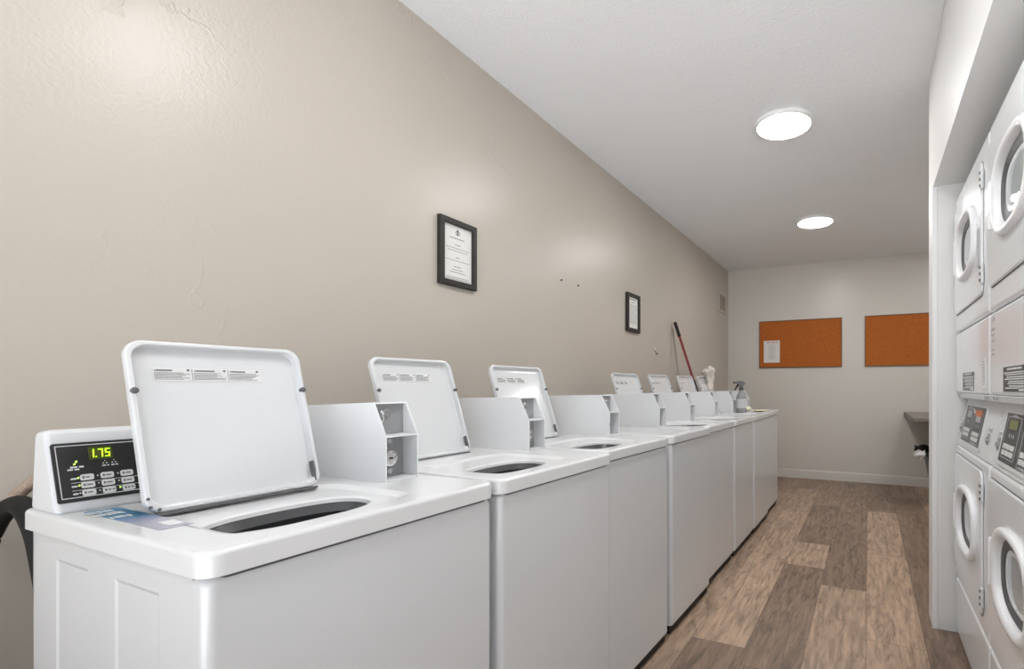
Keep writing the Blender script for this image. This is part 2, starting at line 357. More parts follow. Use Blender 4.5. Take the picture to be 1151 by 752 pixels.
# ------------------------------------------------------------------ washing machines
ZT = 0.965          # top of the lid deck
SEG7 = {'1': 'bc', '7': 'abc', '5': 'afgcd'}
def washer(n, X, Y, yaw, hx, ly0, lw, tilt, LL, boxx, boxy, label, W=0.59, closed=False):
    root = empty('washing_machine', (X, Y, 0), -R(yaw))
    tag(root, label, 'washing machine', 'top-load washers in a row along the beige wall')
    near = n == 1
    xr = -0.612 if near else -0.74                      # rear of the cabinet
    # --- base and feet
    MB().box(xr + .03, -.014, .012, W - .012, .004, .055).build('base', M['rubber'], root)
    for fx in (xr + .06, -.07):
        for fy in (.06, W - .06):
            MB().lathe([(.022, 0), (.022, .012), (.012, .014), (.012, .03)], (fx, fy, 0), 14).build('foot', M['rubber'], root)
    # --- cabinet: open-topped shell with pressed panels in its sides
    zb, zc = .043, .9235
    mb = MB()
    for side in (0, 1):
        y = .006 if side == 0 else W - .006
        inn = .0022 if side == 0 else -.0022
        xs = [xr, xr + .105, xr + .235, xr + .335, xr + .478, -.0358] if near else [xr, xr + .13, xr + .29, xr + .40, xr + .57, -.0358]
        zs = [zb, .12, .884, zc]
        V = [[mb.bm.verts.new((x, y, z)) for z in zs] for x in xs]
        for i in range(5):
            for j in range(3):
                q = (V[i][j], V[i + 1][j], V[i + 1][j + 1], V[i][j + 1])
                if i in (1, 3) and j == 1:
                    x0, x1, z0, z1 = xs[i], xs[i + 1], zs[j], zs[j + 1]; d = .006
                    C = [mb.bm.verts.new(p) for p in ((x0 + d, y + inn, z0 + d), (x1 - d, y + inn, z0 + d), (x1 - d, y + inn, z1 - d), (x0 + d, y + inn, z1 - d))]
                    fs = [mb.bm.faces.new((q[a], q[(a + 1) % 4], C[(a + 1) % 4], C[a])) for a in range(4)] + [mb.bm.faces.new(C)]
                else: fs = [mb.bm.faces.new(q)]
                if side == 1: bmesh.ops.reverse_faces(mb.bm, faces=fs)
    mb.box(xr, xr + .004, .006, W - .006, zb, zc)
    mb.box(xr, -.0358, .006, W - .006, zb, zb + .004)
    mb.build('cabinet', M['enamel'], root, 20)
    # --- front panel wraps round the corners
    pts = rrect(-.036, 0, .004, W - .004, .016, 6)
    pts = pts[:7] + [(-.036, W - .004), (-.036, .004)] + pts[21:]
    def lp(z, ins): return [(x + (-ins if x > -.018 else 0) * 1.0, y + (ins if y < W / 2 else -ins) * .9, z) for x, y in pts]
    MB().loops([lp(zb, .006), lp(zb + .004, .002), lp(zb + .010, 0), lp(zc - .014, 0), lp(zc - .005, .0025), lp(zc, .007)], cap0=True, cap1=True).build('front_panel', M['enamel'], root)
    # --- lid deck with recessed pan and tub opening
    ox0, ox1, oy0, oy1 = xr - (.036 if near else .02), .008, -.002, W + .002
    cx, cy = -.205, ly0 + lw / 2 + .015
    ang = []
    outer = rrect(ox0, ox1, oy0, oy1, .03, 8)
    # densify the straight sides
    dense = []
    for i, p in enumerate(outer):
        q = outer[(i + 1) % len(outer)]; d = math.dist(p, q); m_ = max(1, int(d / .03))
        for k in range(m_): dense.append((p[0] + (q[0] - p[0]) * k / m_, p[1] + (q[1] - p[1]) * k / m_))
    outer = dense
    cxo = (ox0 + ox1) / 2; cyo = (oy0 + oy1) / 2
    def inset(d, z):
        out = []
        for x, y in outer:
            ux = (x - cxo) / ((ox1 - ox0) / 2); uy = (y - cyo) / ((oy1 - oy0) / 2)
            out.append((cxo + ux * ((ox1 - ox0) / 2 - d), cyo + uy * ((oy1 - oy0) / 2 - d), z))
        return out
    def sup(ax, ay, e, z, ccx=cx, ccy=cy):
        out = []
        for x, y in outer:
            a = math.atan2((y - cy), (x - cx)); ca, sa = math.cos(a), math.sin(a)
            r = (abs(ca / ax) ** e + abs(sa / ay) ** e) ** (-1 / e)
            out.append((ccx + r * ca, ccy + r * sa, z))
        return out
    ay = lw / 2 + .02
    pa = .160
    ocx = -.160; oa, ob = .078, min(.142, lw / 2 - .015)
    def ope(d, z, e=2.5): return sup(oa - d, ob - d, e, z, ocx, cy - .022)
    L = [inset(.012, .927), inset(0, .927), inset(0, ZT - .008), inset(.0012, ZT - .004), inset(.004, ZT - .001), inset(.009, ZT), inset(.02, ZT),
         sup(pa, ay, 7, ZT), sup(pa - .004, ay - .004, 7, ZT - .0015), sup(pa - .014, ay - .016, 6, ZT - .007), sup(pa - .02, ay - .022, 6, ZT - .008),
         ope(-.012, ZT - .008), ope(-.004, ZT - .009), ope(-.001, ZT - .011), ope(0, ZT - .015), ope(.001, ZT - .018)]
    MB().loops(L).build('top_deck', M['enamel_top'], root, 40)
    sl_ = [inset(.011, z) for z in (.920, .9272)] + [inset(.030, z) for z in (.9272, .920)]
    MB().loops(sl_, close=True).build('deck_gap_shade', M['darkgrey'], root)  # dark ring standing in for the shade in the gap under the deck
    # --- tub seen through the opening
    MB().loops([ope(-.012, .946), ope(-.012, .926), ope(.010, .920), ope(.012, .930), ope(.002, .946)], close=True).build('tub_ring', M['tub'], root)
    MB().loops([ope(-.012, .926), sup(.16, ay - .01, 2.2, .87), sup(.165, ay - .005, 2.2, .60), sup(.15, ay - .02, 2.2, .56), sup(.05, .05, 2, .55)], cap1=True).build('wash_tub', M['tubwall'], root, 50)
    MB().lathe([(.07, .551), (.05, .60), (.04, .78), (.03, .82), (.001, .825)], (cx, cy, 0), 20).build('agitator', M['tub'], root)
    # --- control console on the rear left
    cw = boxy - .012 if near else ly0 + lw - .10
    c0 = -.495 if near else hx - .03                    # front foot of the console
    prof = [(c0, ZT - .002), (c0 - .055, ZT + .155), (c0 - .100, ZT + .150), (c0 - .118, ZT - .002)]
    con = MB().prism(prof, lambda p, k: (p[0], .002 if k == 0 else cw, p[1]), .010, 3).build('console', M['plastic'], root)
    t = R(19.3)
    def cp(u, v, w=0.0):     # point on the sloped console face: u along the row, v up the slope
        return Vector((c0 - v * math.sin(t) + w * math.cos(t), u, ZT + v * math.cos(t) + w * math.sin(t) + .002))
    def plate(mb, u0, u1, v0, v1, w0, w1, r=0.0):
        pts = rrect(u0, u1, v0, v1, r, 4) if r else [(u0, v0), (u1, v0), (u1, v1), (u0, v1)]
        mb.prism(pts, lambda p, k: cp(p[0], p[1], w0 if k == 0 else w1))
    u0 = .0065
    pan = MB(); plate(pan, u0, u0 + .30, .018, .133, -.002, .0015, .004); pan = pan.build('control_panel', M['black'], con)
    if near:
        # printing and lights sit on the panel face
        U = lambda a: a - .3985                        # metres along the row, measured at the photo, to local
        g = MB()
        for a0, a1, b0, b1 in ((.410, .66, .1265, .128), (.410, .66, .025, .0265), (.410, .4112, .025, .128), (.6588, .66, .025, .128)):
            plate(g, U(a0), U(a1), b0, b1, .0014, .0021)
        for v in (.0535, .0385): plate(g, U(.425), U(.53), v, v + .0008, .0014, .0019)
        for a0, a1, v in ((.425, .4332, .0605), (.425, .4325, .0455), (.4255, .4325, .031)): plate(g, U(a0), U(a1), v, v + .003, .0014, .0019)
        for j, (a, v, h) in enumerate(((.4265, .083, .003), (.4225, .0785, .0028))):
            words(g, lambda p, q, w: cp(U(p), q, .0014 + w), a, a + .018, v, h, rnd, center=False)
        for a in (.474, .487):
            words(g, lambda p, q, w: cp(U(p), q, .0014 + w), a - .004, a + .006, .0815, .0022, rnd, center=False)
            plate(g, U(a - .003), U(a - .001), .0865, .0885, .0014, .0019); plate(g, U(a + .002), U(a + .004), .0865, .0885, .0014, .0019); plate(g, U(a), U(a + .0015), .0915, .093, .0014, .0019)
        g.build('panel_print', M['inkwhite'], con)
        d = MB(); plate(d, U(.4535), U(.487), .0965, .1215, .0014, .0022); d.build('display', M['greendim'], con)
        s = MB(); sw, sh = .0070, .0165
        def seg(ch, uu):
            v = .1005; k = .0018; sl = .0012
            bars = dict(a=(0, sw, sh - k, sh), g=(0, sw, sh / 2 - k / 2, sh / 2 + k / 2), d=(0, sw, 0, k), b=(sw - k, sw, sh / 2, sh), c=(sw - k, sw, 0, sh / 2), f=(0, k, sh / 2, sh), e=(0, k, 0, sh / 2))
            for q in SEG7[ch]:
                a0, a1, b0, b1 = bars[q]; m_ = lambda b: sl * b / sh
                s.prism([(uu + a0 + m_(b0), v + b0), (uu + a1 + m_(b0), v + b0), (uu + a1 + m_(b1), v + b1), (uu + a0 + m_(b1), v + b1)], lambda p, k2: cp(p[0], p[1], .0020 + .0008 * k2))
        seg('1', U(.4535)); seg('7', U(.4660)); seg('5', U(.4760))
        plate(s, U(.4625), U(.4645), .1005, .1025, .002, .0028)
        s.build('price_digits', M['green'], con)['label'] = 'green glowing digits 1.75'
        e = MB()
        e.prism([(U(.4345), .0965), (U(.4372), .097), (U(.4362), .0935), (U(.4335), .0925)], lambda p, k: cp(p[0], p[1], .0014 + .0006 * k))
        e.prism([(U(.4310), .0915), (U(.4345), .0915), (U(.4335), .089), (U(.4315), .089)], lambda p, k: cp(p[0], p[1], .0014 + .0006 * k))
        e.build('panel_emblem', M['greenled'], con)
        for a, v in ((.4338, .0615), (.4338, .0465), (.4895, .0335)):
            e = MB(); plate(e, U(a), U(a + .0025), v, v + .0032, .0014, .0021, .001); e.build('indicator_light', M['greenled'], con)
        for a, v in ((.4338, .032), (.4605, .0625), (.4605, .0475), (.4605, .0325), (.4895, .0625), (.4895, .0475)):
            e = MB(); plate(e, U(a), U(a + .0022), v, v + .0028, .0014, .002, .001); e.build('unlit_indicator', M['keypad'], con)
        for ci in range(3):
            for ri in range(3):
                a = (.4375, .4655, .494)[ci]; w = .0185; v = (.057, .042, .027)[ri]
                b_ = MB(); plate(b_, U(a), U(a + w), v, v + .0115, .0014, .0035, .003)
                b_.build('button', M['keypad'], con)
        w_ = MB()
        for ci in range(3):
            for ri in range(3):
                a = (.4375, .4655, .494)[ci]; v = (.057, .042, .027)[ri]
                plate(w_, U(a + .0025), U(a + .0055), v + .0035, v + .008, .0034, .0038)
                words(w_, lambda p, q, w: cp(U(p), q, .0034 + w), a + .007, a + .017, v + .0045, .0025, rnd, center=False, t=.0004)
        w_.build('button_print', M['ink'], con)
    # --- lid
    lid_o = (hx, ly0, ZT + .003)
    lid = MB()
    th = .022; rim = .010
    def lf(u, v, w):     # u across, v up the lid, w out of the inner face
        return Vector((w, u, v))
    out_ = rrect(0, lw, 0, LL, .028, 7)
    def off(d, wv):
        o = []
        for u, v in out_:
            o.append(lf(d + (lw - 2 * d) * u / lw, d + (LL - 2 * d) * v / LL, wv))
        return o
    lid.loops([off(.006, -th), off(.0015, -th + .003), off(0, -th + .007), off(0, -.003), off(.002, -.0005), off(.004, 0), off(.008, 0), off(.0095, -.002), off(.0115, -.015), off(.015, -.017), off(.03, -.0172)], cap0=True, cap1=True)
    if closed:
        mat = Matrix.Translation((hx, ly0, ZT + th + .003)) @ Matrix.Rotation(R(90), 4, 'Y')
        mat = Matrix.Translation((hx + .012, ly0, ZT - .021)) @ Matrix(((0, 0, 1, 0), (0, 1, 0, 0), (-1, 0, 0, 0), (0, 0, 0, 1))).to_4x4()
        # local (w,u,v) -> x = v, y = u, z = -w
    else:
        mat = Matrix.Translation(lid_o) @ Matrix.Rotation(-R(tilt), 4, 'Y')
    lo = lid.xf(mat).build('lid', M['enamel'], root)
    if not closed:
        for u in (.006, lw - .006):
            mb = MB().lathe([(.0060, -.006), (.0060, .003), (.0045, .0045), (.001, .005)], lf(u, .235, 0), 14, 'x').xf(mat)
            mb.build('bumper', M['darkgrey'], lo)
        hb = MB().box(-.013, .0015, lw - .0145, lw - .011, .012, .060, .001, 1).xf(mat)
        hb.build('hinge_bracket', M['hinge'], lo)
        g = MB()
        for v, u in ((.012, .006), (.028, .004), (.006, .018)): g.lathe([(.0028, -.002), (.0028, .0012), (.001, .0018)], lf(u, v, 0), 10, 'x')
        g.xf(mat).build('hinge_screw', M['darkgrey'], lo)
        MB().box(-.012, .004, .012, lw - .012, -.007, -.001, .002, 1).xf(mat).build('hinge_gasket', M['darkgrey'], lo)
        lb = MB().box(-.0175, -.0162, .042, .236, LL - .078, LL - .050).xf(mat).build('warning_label', M['label'], lo)
        pr = MB()
        f3 = lambda u, v, w: lf(u, v, -.0164 + w)
        for k in range(3):
            a = .0435 + k * .064
            if k: pr.prism([(a - .002, LL - .077), (a - .0013, LL - .077), (a - .0013, LL - .051), (a - .002, LL - .051)], lambda p, q: f3(p[0], p[1], .0006 * q))
            pr.prism([(a + .001, LL - .057), (a + .003, LL - .057), (a + .002, LL - .0535)], lambda p, q: f3(p[0], p[1], .0006 * q))
            pr.prism([(a + .004, LL - .0572), (a + (.030, .038, .032)[k], LL - .0572), (a + (.030, .038, .032)[k], LL - .0540), (a + .004, LL - .0540)], lambda p, q: f3(p[0], p[1], .0006 * q))
            pr.lathe([(.0026, .0), (.0026, .0006)], f3(a + .056, LL - .0545, 0), 10, 'x')
        for k in range(3):
            a = .0435 + k * .064
            for q in range(6): words(pr, f3, a + .001, a + .059, LL - .0612 - q * .0027, .0012, rnd, rnd.uniform(.7, 1), False)
        pr.xf(mat).build('label_print', M['ink'], lo)
    # --- coin box
    bx, b0, b1 = boxx, boxy, boxy + .098
    rear = max(xr + .02, bx - .36); zt0 = ZT + .197; tk = .004; zs = ZT + .113; xs_ = bx - .044; dp = bx - .052
    zr = zt0 - .0135 if near else zt0 - .006
    cb = MB()
    prof = [(rear, ZT), (bx, ZT), (bx, zs), (xs_, zt0), (rear, zr)]
    for ya, yb in ((b0, b0 + tk), (b1 - tk, b1)):
        cb.prism(prof, lambda p, k: (p[0], ya if k == 0 else yb, p[1]))
    cb.prism([(rear, zr - tk), (xs_ + .002, zt0 - tk), (xs_, zt0), (rear, zr)], lambda p, k: (p[0], b0 + .002 if k == 0 else b1 - .002, p[1] - .0004))
    cb.box(rear, bx - .0005, b0 + .002, b1 - .002, ZT + .0005, ZT + tk); cb.box(rear + .0005, rear + tk, b0 + .002, b1 - .002, ZT, zr - .001)
    cb.box(dp, bx - .001, b0 + .002, b1 - .002, zs - .003, zs + .001)
    cbo = cb.build('coin_box', M['powder'], root)
    MB().box(dp - .004, dp, b0 + tk, b1 - tk, zs + .002, zt0 - tk).build('coin_slide_plate', M['zinc'], cbo)
    MB().box(dp - .004, dp, b0 + tk, b1 - tk, ZT + tk, zs - .003).build('lock_plate', M['zinc'], cbo)
    h = MB().tube([(dp, b0 + .016, zs + .035), (dp + .018, b0 + .016, zs + .035), (dp + .024, b0 + .016, zs + .041), (dp + .024, b0 + .016, zt0 - .03), (dp + .018, b0 + .016, zt0 - .022), (dp, b0 + .016, zt0 - .022)], .003, 8)
    h.build('coin_slide_handle', M['chrome'], cbo)
    MB().lathe([(.013, 0), (.013, .002), (.011, .003), (.006, .003), (.005, .001)], (dp, b0 + .045, zt0 - .028), 18, 'x', 1.0, .75).build('coin_badge', M['steel'], cbo)
    yl, zl = b0 + .032, ZT + .055
    MB().box(dp, dp + .012, yl - .026, yl + .024, zl - .026, zl + .028, .004, 2).build('lock_housing', M['zinc'], cbo)
    MB().lathe([(.022, .010), (.022, .024), (.020, .030), (.014, .031), (.0135, .028), (.001, .028)], (dp, yl, zl), 22, 'x').build('lock', M['chrome'], cbo)
    MB().box(dp + .0275, dp + .0295, yl - .001, yl + .008, zl - .0015, zl + .0015).build('keyhole', M['rubber'], cbo)
    for dz in (.042, -.038):
        MB().lathe([(.0085, 0), (.0085, .003), (.005, .005), (.001, .005)], (dp, yl + .022, zl + dz), 12, 'x').build('plate_screw', M['steel'], cbo)
    if near:   # instruction sticker on the deck, in front of the console
        x0, x1, y0, y1 = -.482, -.202, .034, .080
        sk = MB().box(x0, x1, y0, y1, ZT, ZT + .0008).build('instruction_sticker', M['sticker'], root)
        pr = MB(); f2 = lambda u, v, w: (v, u, ZT + .0007 + w)
        def blot(xa, ya, w, hh):
            pr.prism([(ya, xa), (ya + w, xa), (ya + w * .9, xa + hh), (ya + w * .1, xa + hh * .9)], lambda p, k: f2(p[0], p[1], .0006 * k))
        for row, (xa, hh, ya, yb) in enumerate(((-.465, .022, .026, .060), (-.432, .024, .026, .066), (-.385, .018, .034, .062))):
            y = ya
            while y < yb:
                w = rnd.uniform(.003, .006); blot(xa + rnd.uniform(-.002, .002), y, w, hh); y += w + rnd.uniform(.0008, .003)
        pr.build('sticker_lettering', M['inkwhite'], root).parent = sk
        MB().box(-.262, -.222, y0 + .020, y1 - .004, ZT + .0006, ZT + .0013).build('sticker_box', M['label'], sk)
    return root

WL = ['white top-load washer nearest in front, green price digits glowing on its black panel',
      'second white washer from the near end, open lid just behind the first coin box',
      'third white washer from the near end, last of the three large raised lids',
      'fourth white washer from the near end, the only one with its lid shut',
      'fifth white washer from the near end, its raised lid the first beyond the shut one',
      'sixth white washer from the near end, third before the back end of the row',
      'seventh white washer from the near end, last but one, spray bottle on its top',
      'white washer at the far back end of the row, nearest the corkboard wall']
#      n   X     Y     yaw  hinge_x ly0  lw   tilt  L     boxx    boxy
SPEC = [(1, .935, .388, 0.3, -.335, .069, .319, 16, .337, -.224, .472),
        (2, .941, 1.008, .8, -.462, .064, .325, 19, .349, -.289, .492),
        (3, .912, 1.620, 2.0, -.472, .030, .350, 19, .347, -.262, .488),
        (4, .930, 2.254, 1.5, -.43, .050, .350, 19, .347, -.260, .446),
        (5, .922, 2.870, 1.0, -.535, .002, .380, 19, .346, -.266, .440),
        (6, .937, 3.476, .5, -.550, .006, .385, 19, .350, -.275, .446),
        (7, .946, 4.094, .5, -.556, .011, .390, 19, .356, -.288, .446),
        (8, .934, 4.705, .5, -.560, .012, .395, 19, .360, -.279, .450)]
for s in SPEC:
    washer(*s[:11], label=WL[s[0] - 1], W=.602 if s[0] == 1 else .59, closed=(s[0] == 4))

# ------------------------------------------------------------------ stacked dryers
def dryer(Yn, label, first):
    w = .742
    root = empty('stacked_dryer', (2.182, Yn, 0))
    tag(root, label, 'clothes dryer', 'stacked dryers in the white alcove')
    MB().box(.022, .80, .004, w - .004, .02, .920, .004, 1).box(.022, .80, .004, w - .004, 1.150, 2.108, .004, 1).box(.121, .80, .006, w - .006, .88, 1.2).build('cabinet', M['dryer'], root)
    MB().box(.04, .76, .02, w - .02, 0, .022).build('base', M['rubber'], root)
    def panel(name, z0, z1, bev=.013):
        return MB().box(0, .03, .002, w - .002, z0, z1, bev, 4).build(name, M['dryer'], root)
    panel('kick_panel', .022, .284)
    lf = panel('lower_front_panel', .288, .922)
    panel('access_panel', 1.172, 1.458)
    uf = panel('upper_front_panel', 1.463, 2.112)
    # underside lip of the upper dryer
    lip = MB().prism([(.001, 1.172), (.03, 1.172), (.085, 1.148), (.05, 1.142), (.012, 1.150)], lambda p, k: (p[0], .004 if k == 0 else w - .004, p[1]), .002, 1).build('lower_lip', M['dryer'], root)
    g = MB()
    for y in (.05, .09, w - .09, w - .05): g.lathe([(.006, 0), (.006, -.002), (.001, -.0025)], (.004, y, 1.160), 10, 'x')
    g.build('lip_screw', M['zinc'], lip)
    # control pod: sloping face
    x0, x1, z0, z1 = .004, .048, .925, 1.146
    pod = MB().prism([(x0, z0), (x0 + .004, z0 + .012), (x1, z1), (.12, z1), (.12, z0)], lambda p, k: (p[0], .004 if k == 0 else w - .004, p[1]), .004, 2).build('control_pod', M['plastic'], root)
    sl = math.atan2(x1 - x0 - .004, z1 - z0 - .012)
    def cp(y, v, o=0.0):
        return Vector((x0 + .004 + v * math.sin(sl) - o * math.cos(sl), y, z0 + .012 + v * math.cos(sl) + o * math.sin(sl)))
    def plate(mb, a, b, c, d, o0, o1, r=0):
        pts = rrect(a, b, c, d, r, 4) if r else [(a, c), (b, c), (b, d), (a, d)]
        mb.prism(pts, lambda p, k: cp(p[0], p[1], o0 if k == 0 else o1))
    mb = MB(); plate(mb, .225, .665, .006, .192, -.01, .006, .01); bez = mb.build('control_bezel', M['plastic'], pod)
    mb = MB(); plate(mb, .245, .645, .020, .180, .004, .0075, .004); plo = mb.build('control_panel', M['charcoal'], pod)
    pr = MB()
    def outline(a, b, c, d, t=.0025):
        for q in ((a, b, c, c + t), (a, b, d - t, d), (a, a + t, c, d), (b - t, b, c, d)): plate(pr, *q, .007, .0082)
    outline(.465, .625, .034, .170); outline(.262, .422, .024, .158)
    pr.prism([(.48, .168), (.612, .168), (.546, .178)], lambda p, k: cp(p[0], p[1], .007 + .0012 * k))
    pr.prism([(.277, .031), (.407, .031), (.342, .021)], lambda p, k: cp(p[0], p[1], .007 + .0012 * k))
    for yc, v in ((.545, .103), (.342, .094)):
        for q in range(3): plate(pr, yc - .03 + q * .025, yc - .022 + q * .025, v, v + .012, .007, .0082)
    pr.build('panel_print', M['inkfaint'], pod)
    for yc, v in ((.545, .130), (.342, .118)):
        mb = MB(); plate(mb, yc - .045, yc + .045, v, v + .030, .007, .0086, .002); mb.build('display', M['lcd'] if first else M['inkfaint'], pod)
    for yc, v in ((.545, .044), (.342, .038)):
        for i in range(3):
            for j in range(2):
                mb = MB(); plate(mb, yc - .062 + i * .044, yc - .026 + i * .044, v + j * .021, v + j * .021 + .016, .007, .010, .004); mb.build('button', M['keypad'], pod)
    if not first:
        mb = MB(); plate(mb, .285, .415, .142, .168, .008, .0092); mb.build('price_notice', M['orange'], pod)['label'] = 'orange strip across the top of the control panel'
        mb = MB(); mb.lathe([(.014, 0), (.014, .002), (.001, .0022)], (0, 0, 0), 16, 'x').xf(Matrix.Translation(cp(.437, .158, .0105)) @ Matrix.Rotation(-sl, 4, 'Y')); mb.build('round_sticker', M['label'], pod)
    for yc in (.125, w - .040):
        mb = MB(); plate(mb, yc - .032, yc + .032, .108, .118, 0, .012, .003); mb.build('coin_ledge', M['plastic'], pod)
        mb = MB(); plate(mb, yc - .015, yc + .015, .048, .09, 0, .004, .006); mb.build('coin_slot', M['zinc'], pod)
        MB().lathe([(.010, 0), (.010, -.006), (.008, -.008), (.001, -.008)], cp(yc, .066, .003), 16, 'x').build('lock', M['chrome'], pod)
    # doors
    def door(parent, z0, z1, zc, hh, name):
        out = rrect(.098, .722, z0, z1, .035, 8)
        ym, zm = (.098 + .722) / 2, (z0 + z1) / 2
        def off(d, x): return [(x, ym + (y - ym) * (1 - d / .312), zm + (z - zm) * (1 - d / ((z1 - z0) / 2))) for y, z in out]
        yc = .385; n = 64
        def ring(a, b, x, e=2.7):
            o = []
            for y, z in dense:
                t = math.atan2(z - zc, y - yc); c, s = math.cos(t), math.sin(t)
                r = (abs(c / a) ** e + abs(s / b) ** e) ** (-1 / e); o.append((x, yc + r * c, zc + r * s))
            return o
        dense = []
        for i, p in enumerate(out):
            q = out[(i + 1) % len(out)]; d = math.dist(p, q); m_ = max(1, int(d / .03))
            for k in range(m_): dense.append((p[0] + (q[0] - p[0]) * k / m_, p[1] + (q[1] - p[1]) * k / m_))
        def dof(d, x): return [(x, ym + (y - ym) * (1 - d / .312), zm + (z - zm) * (1 - d / ((z1 - z0) / 2))) for y, z in dense]
        a0, b0 = .212, hh
        d_ = MB().loops([dof(0, .002), dof(0, -.004), dof(.002, -.008), dof(.006, -.0095), ring(a0 - .01, b0 - .01, -.0095), ring(a0 - .01, b0 - .01, .002)]).build(name, M['dryer'], root, 40)
        MB().loops([dof(-.0045, -.0006), dof(-.0045, .0012), dof(.001, .0012), dof(.001, -.0006)], close=True).build('door_gasket', M['darkgrey'], d_)
        # thick rounded bezel
        MB().loops([ring(a0, b0, -.008), ring(a0, b0, -.018), ring(a0 - .004, b0 - .004, -.025), ring(a0 - .014, b0 - .012, -.028), ring(a0 - .030, b0 - .022, -.026), ring(a0 - .040, b0 - .030, -.018), ring(a0 - .046, b0 - .035, .004), ring(a0 - .046, b0 - .035, .030)]).build('door_ring', M['ring'], d_, 60)
        MB().loops([ring(a0 - .045, b0 - .034, .012), ring(a0 - .045, b0 - .034, -.004), ring(a0 - .054, b0 - .041, -.007), ring(a0 - .082, b0 - .062, -.002), ring(a0 - .088, b0 - .066, .012)], close=True).build('window_seal', M['darkgrey'], d_, 60)
        MB().loops([ring(a0 - .067, b0 - .050, .004), ring(a0 - .068, b0 - .051, .001), ring(a0 - .12, b0 - .09, -.0005)], cap1=True).loops([ring(a0 - .067, b0 - .050, .004), ring(a0 - .12, b0 - .09, .003)], cap1=True).build('window_glass', M['glass'], d_, 60)
        MB().loops([ring(a0 - .048, b0 - .036, .029), ring(a0 - .068, b0 - .052, .0300), ring(a0 - .12, b0 - .09, .031)], cap1=True).build('inner_door', M['drum'], d_, 60)
        MB().box(-.030, -.008, yc + a0 + .002, yc + a0 + .016, zc - .085, zc + .075, .006, 2).build('door_handle', M['ring'], d_)
        for zz in (z1 - .075, z0 + .075):
            hb = MB().box(-.012, -.002, .082, .100, zz - .036, zz + .036, .002, 1).build('hinge', M['plastic'], d_)
            g = MB()
            for q in (-.024, 0, .024): g.lathe([(.006, 0), (.006, -.003), (.001, -.004)], (-.012, .091, zz + q), 10, 'x')
            g.build('hinge_screw', M['darkgrey'], d_)
        return d_
    ud = door(uf, 1.545, 2.045, 1.802, .142, 'upper_door'); door(lf, .345, .885, .632, .146, 'lower_door')
    # labels on the access panel
    lb = MB().box(-.0012, .001, .285, .54, 1.186, 1.262).build('rating_label', M['charcoal'], root)
    pr = MB(); f = lambda u, v, o: (-.0010 - o, u, v)
    rg = random.Random(3)
    words(pr, f, .33, .50, 1.252, .006, rg)
    for q in range(4): words(pr, f, .29, .535, 1.242 - q * .0135, .0035, rg, rg.uniform(.6, 1), False); words(pr, f, .29, .535, 1.236 - q * .0135, .0035, rg, rg.uniform(.5, 1), False)
    pr.prism([(.292, 1.189), (.36, 1.189), (.36, 1.20), (.292, 1.20)], lambda p, k: f(p[0], p[1], .0006 * k))
    pr.build('label_print', M['inkwhite'], lb)
    st = MB().box(-.001, .001, .065, .125, 1.195, 1.31).build('paper_strip', M['label'], root)
    pr = MB()
    for q in range(10): words(pr, f, .07, .12, 1.302 - q * .0105, .0035, rg, rg.uniform(.5, 1))
    pr.build('strip_print', M['inkfaint'], st)
    if first:
        pr = MB()
        for z, h in ((1.425, .012), (1.395, .007), (1.375, .007), (1.355, .007), (1.325, .004), (1.312, .004)): words(pr, f, .66, .715, z, h, rg, .9)
        pr.build('printed_notice', M['inkfaint'], root)
    else:
        sd = MB().box(-.0112, -.009, .115, .16, 1.66, 1.80).build('door_sticker', M['inkfaint'], root); sd.parent = ud
    return root
dryer(2.118, 'white stacked dryer next to the far stub wall, orange strip on its controls', False)
dryer(1.374, 'white stacked dryer nearest on the right, cut off by the picture edge', True)

# ------------------------------------------------------------------ things on the walls
def notice(name, y0, y1, z0, z1, fw, label, seed, logo):
    root = empty(name, (0, (y0 + y1) / 2, z0)); tag(root, label, 'framed notice', 'framed notices on the beige wall')
    w = (y1 - y0) / 2; h = z1 - z0
    fr = MB()
    def q4(d, x): return [(x, -w + d, d), (x, w - d, d), (x, w - d, h - d), (x, -w + d, h - d)]
    fr.loops([q4(0, .001), q4(0, .022), q4(.002, .024), q4(fw - .002, .024), q4(fw, .022), q4(fw, .001)], close=True)
    fr.build('frame', M['frame'], root)
    pp = MB().box(.006, .010, -w + fw - .001, w - fw + .001, fw - .001, h - fw + .001).build('paper', M['paper'], root)
    pr = MB(); rg = random.Random(seed); f = lambda u, v, o: (.0099 + o, u, v)
    if logo:
        zl = h - fw - .032
        pr.lathe([(.0125, .0099), (.0125, .0105), (.009, .0105), (.009, .0099)], (0, 0, zl), 20, 'x')
        pr.box(.0099, .0105, -.004, .004, zl - .008, zl + .016)
        pr.build('printed_emblem', M['ink'], pp); pr = MB()
        rows = [(h - .088, .006, .62), (h - .118, .0055, .2), (h - .134, .0035, .95), (h - .146, .0035, .8), (h - .178, .005, .14), (h - .192, .0035, .98), (h - .222, .0045, .3), (h - .236, .0045, .42), (h - .248, .0045, .65), (h - .272, .0038, .9), (h - .281, .0038, 1), (h - .290, .0038, .35)]
    else:
        rows = [(h - .052, .010, .8), (h - .072, .007, .35)] + [(h - .095 - k * .0125, .0035, rg.uniform(.75, 1)) for k in range(13)]
    for z, t, fill in rows: words(pr, f, -w + fw + .012, w - fw - .012, z, t * .72, rg, fill)
    pr.build('printed_text', M['ink'], pp)
    return root
notice('framed_notice', 1.697, 1.930, 1.676, 1.990, .026, 'black framed paper notice with a round emblem, above the second raised lid', 11, True)
notice('framed_notice', 3.640, 3.885, 1.656, 1.972, .030, 'smaller-looking black framed list further along the wall, before the red pole', 12, False)

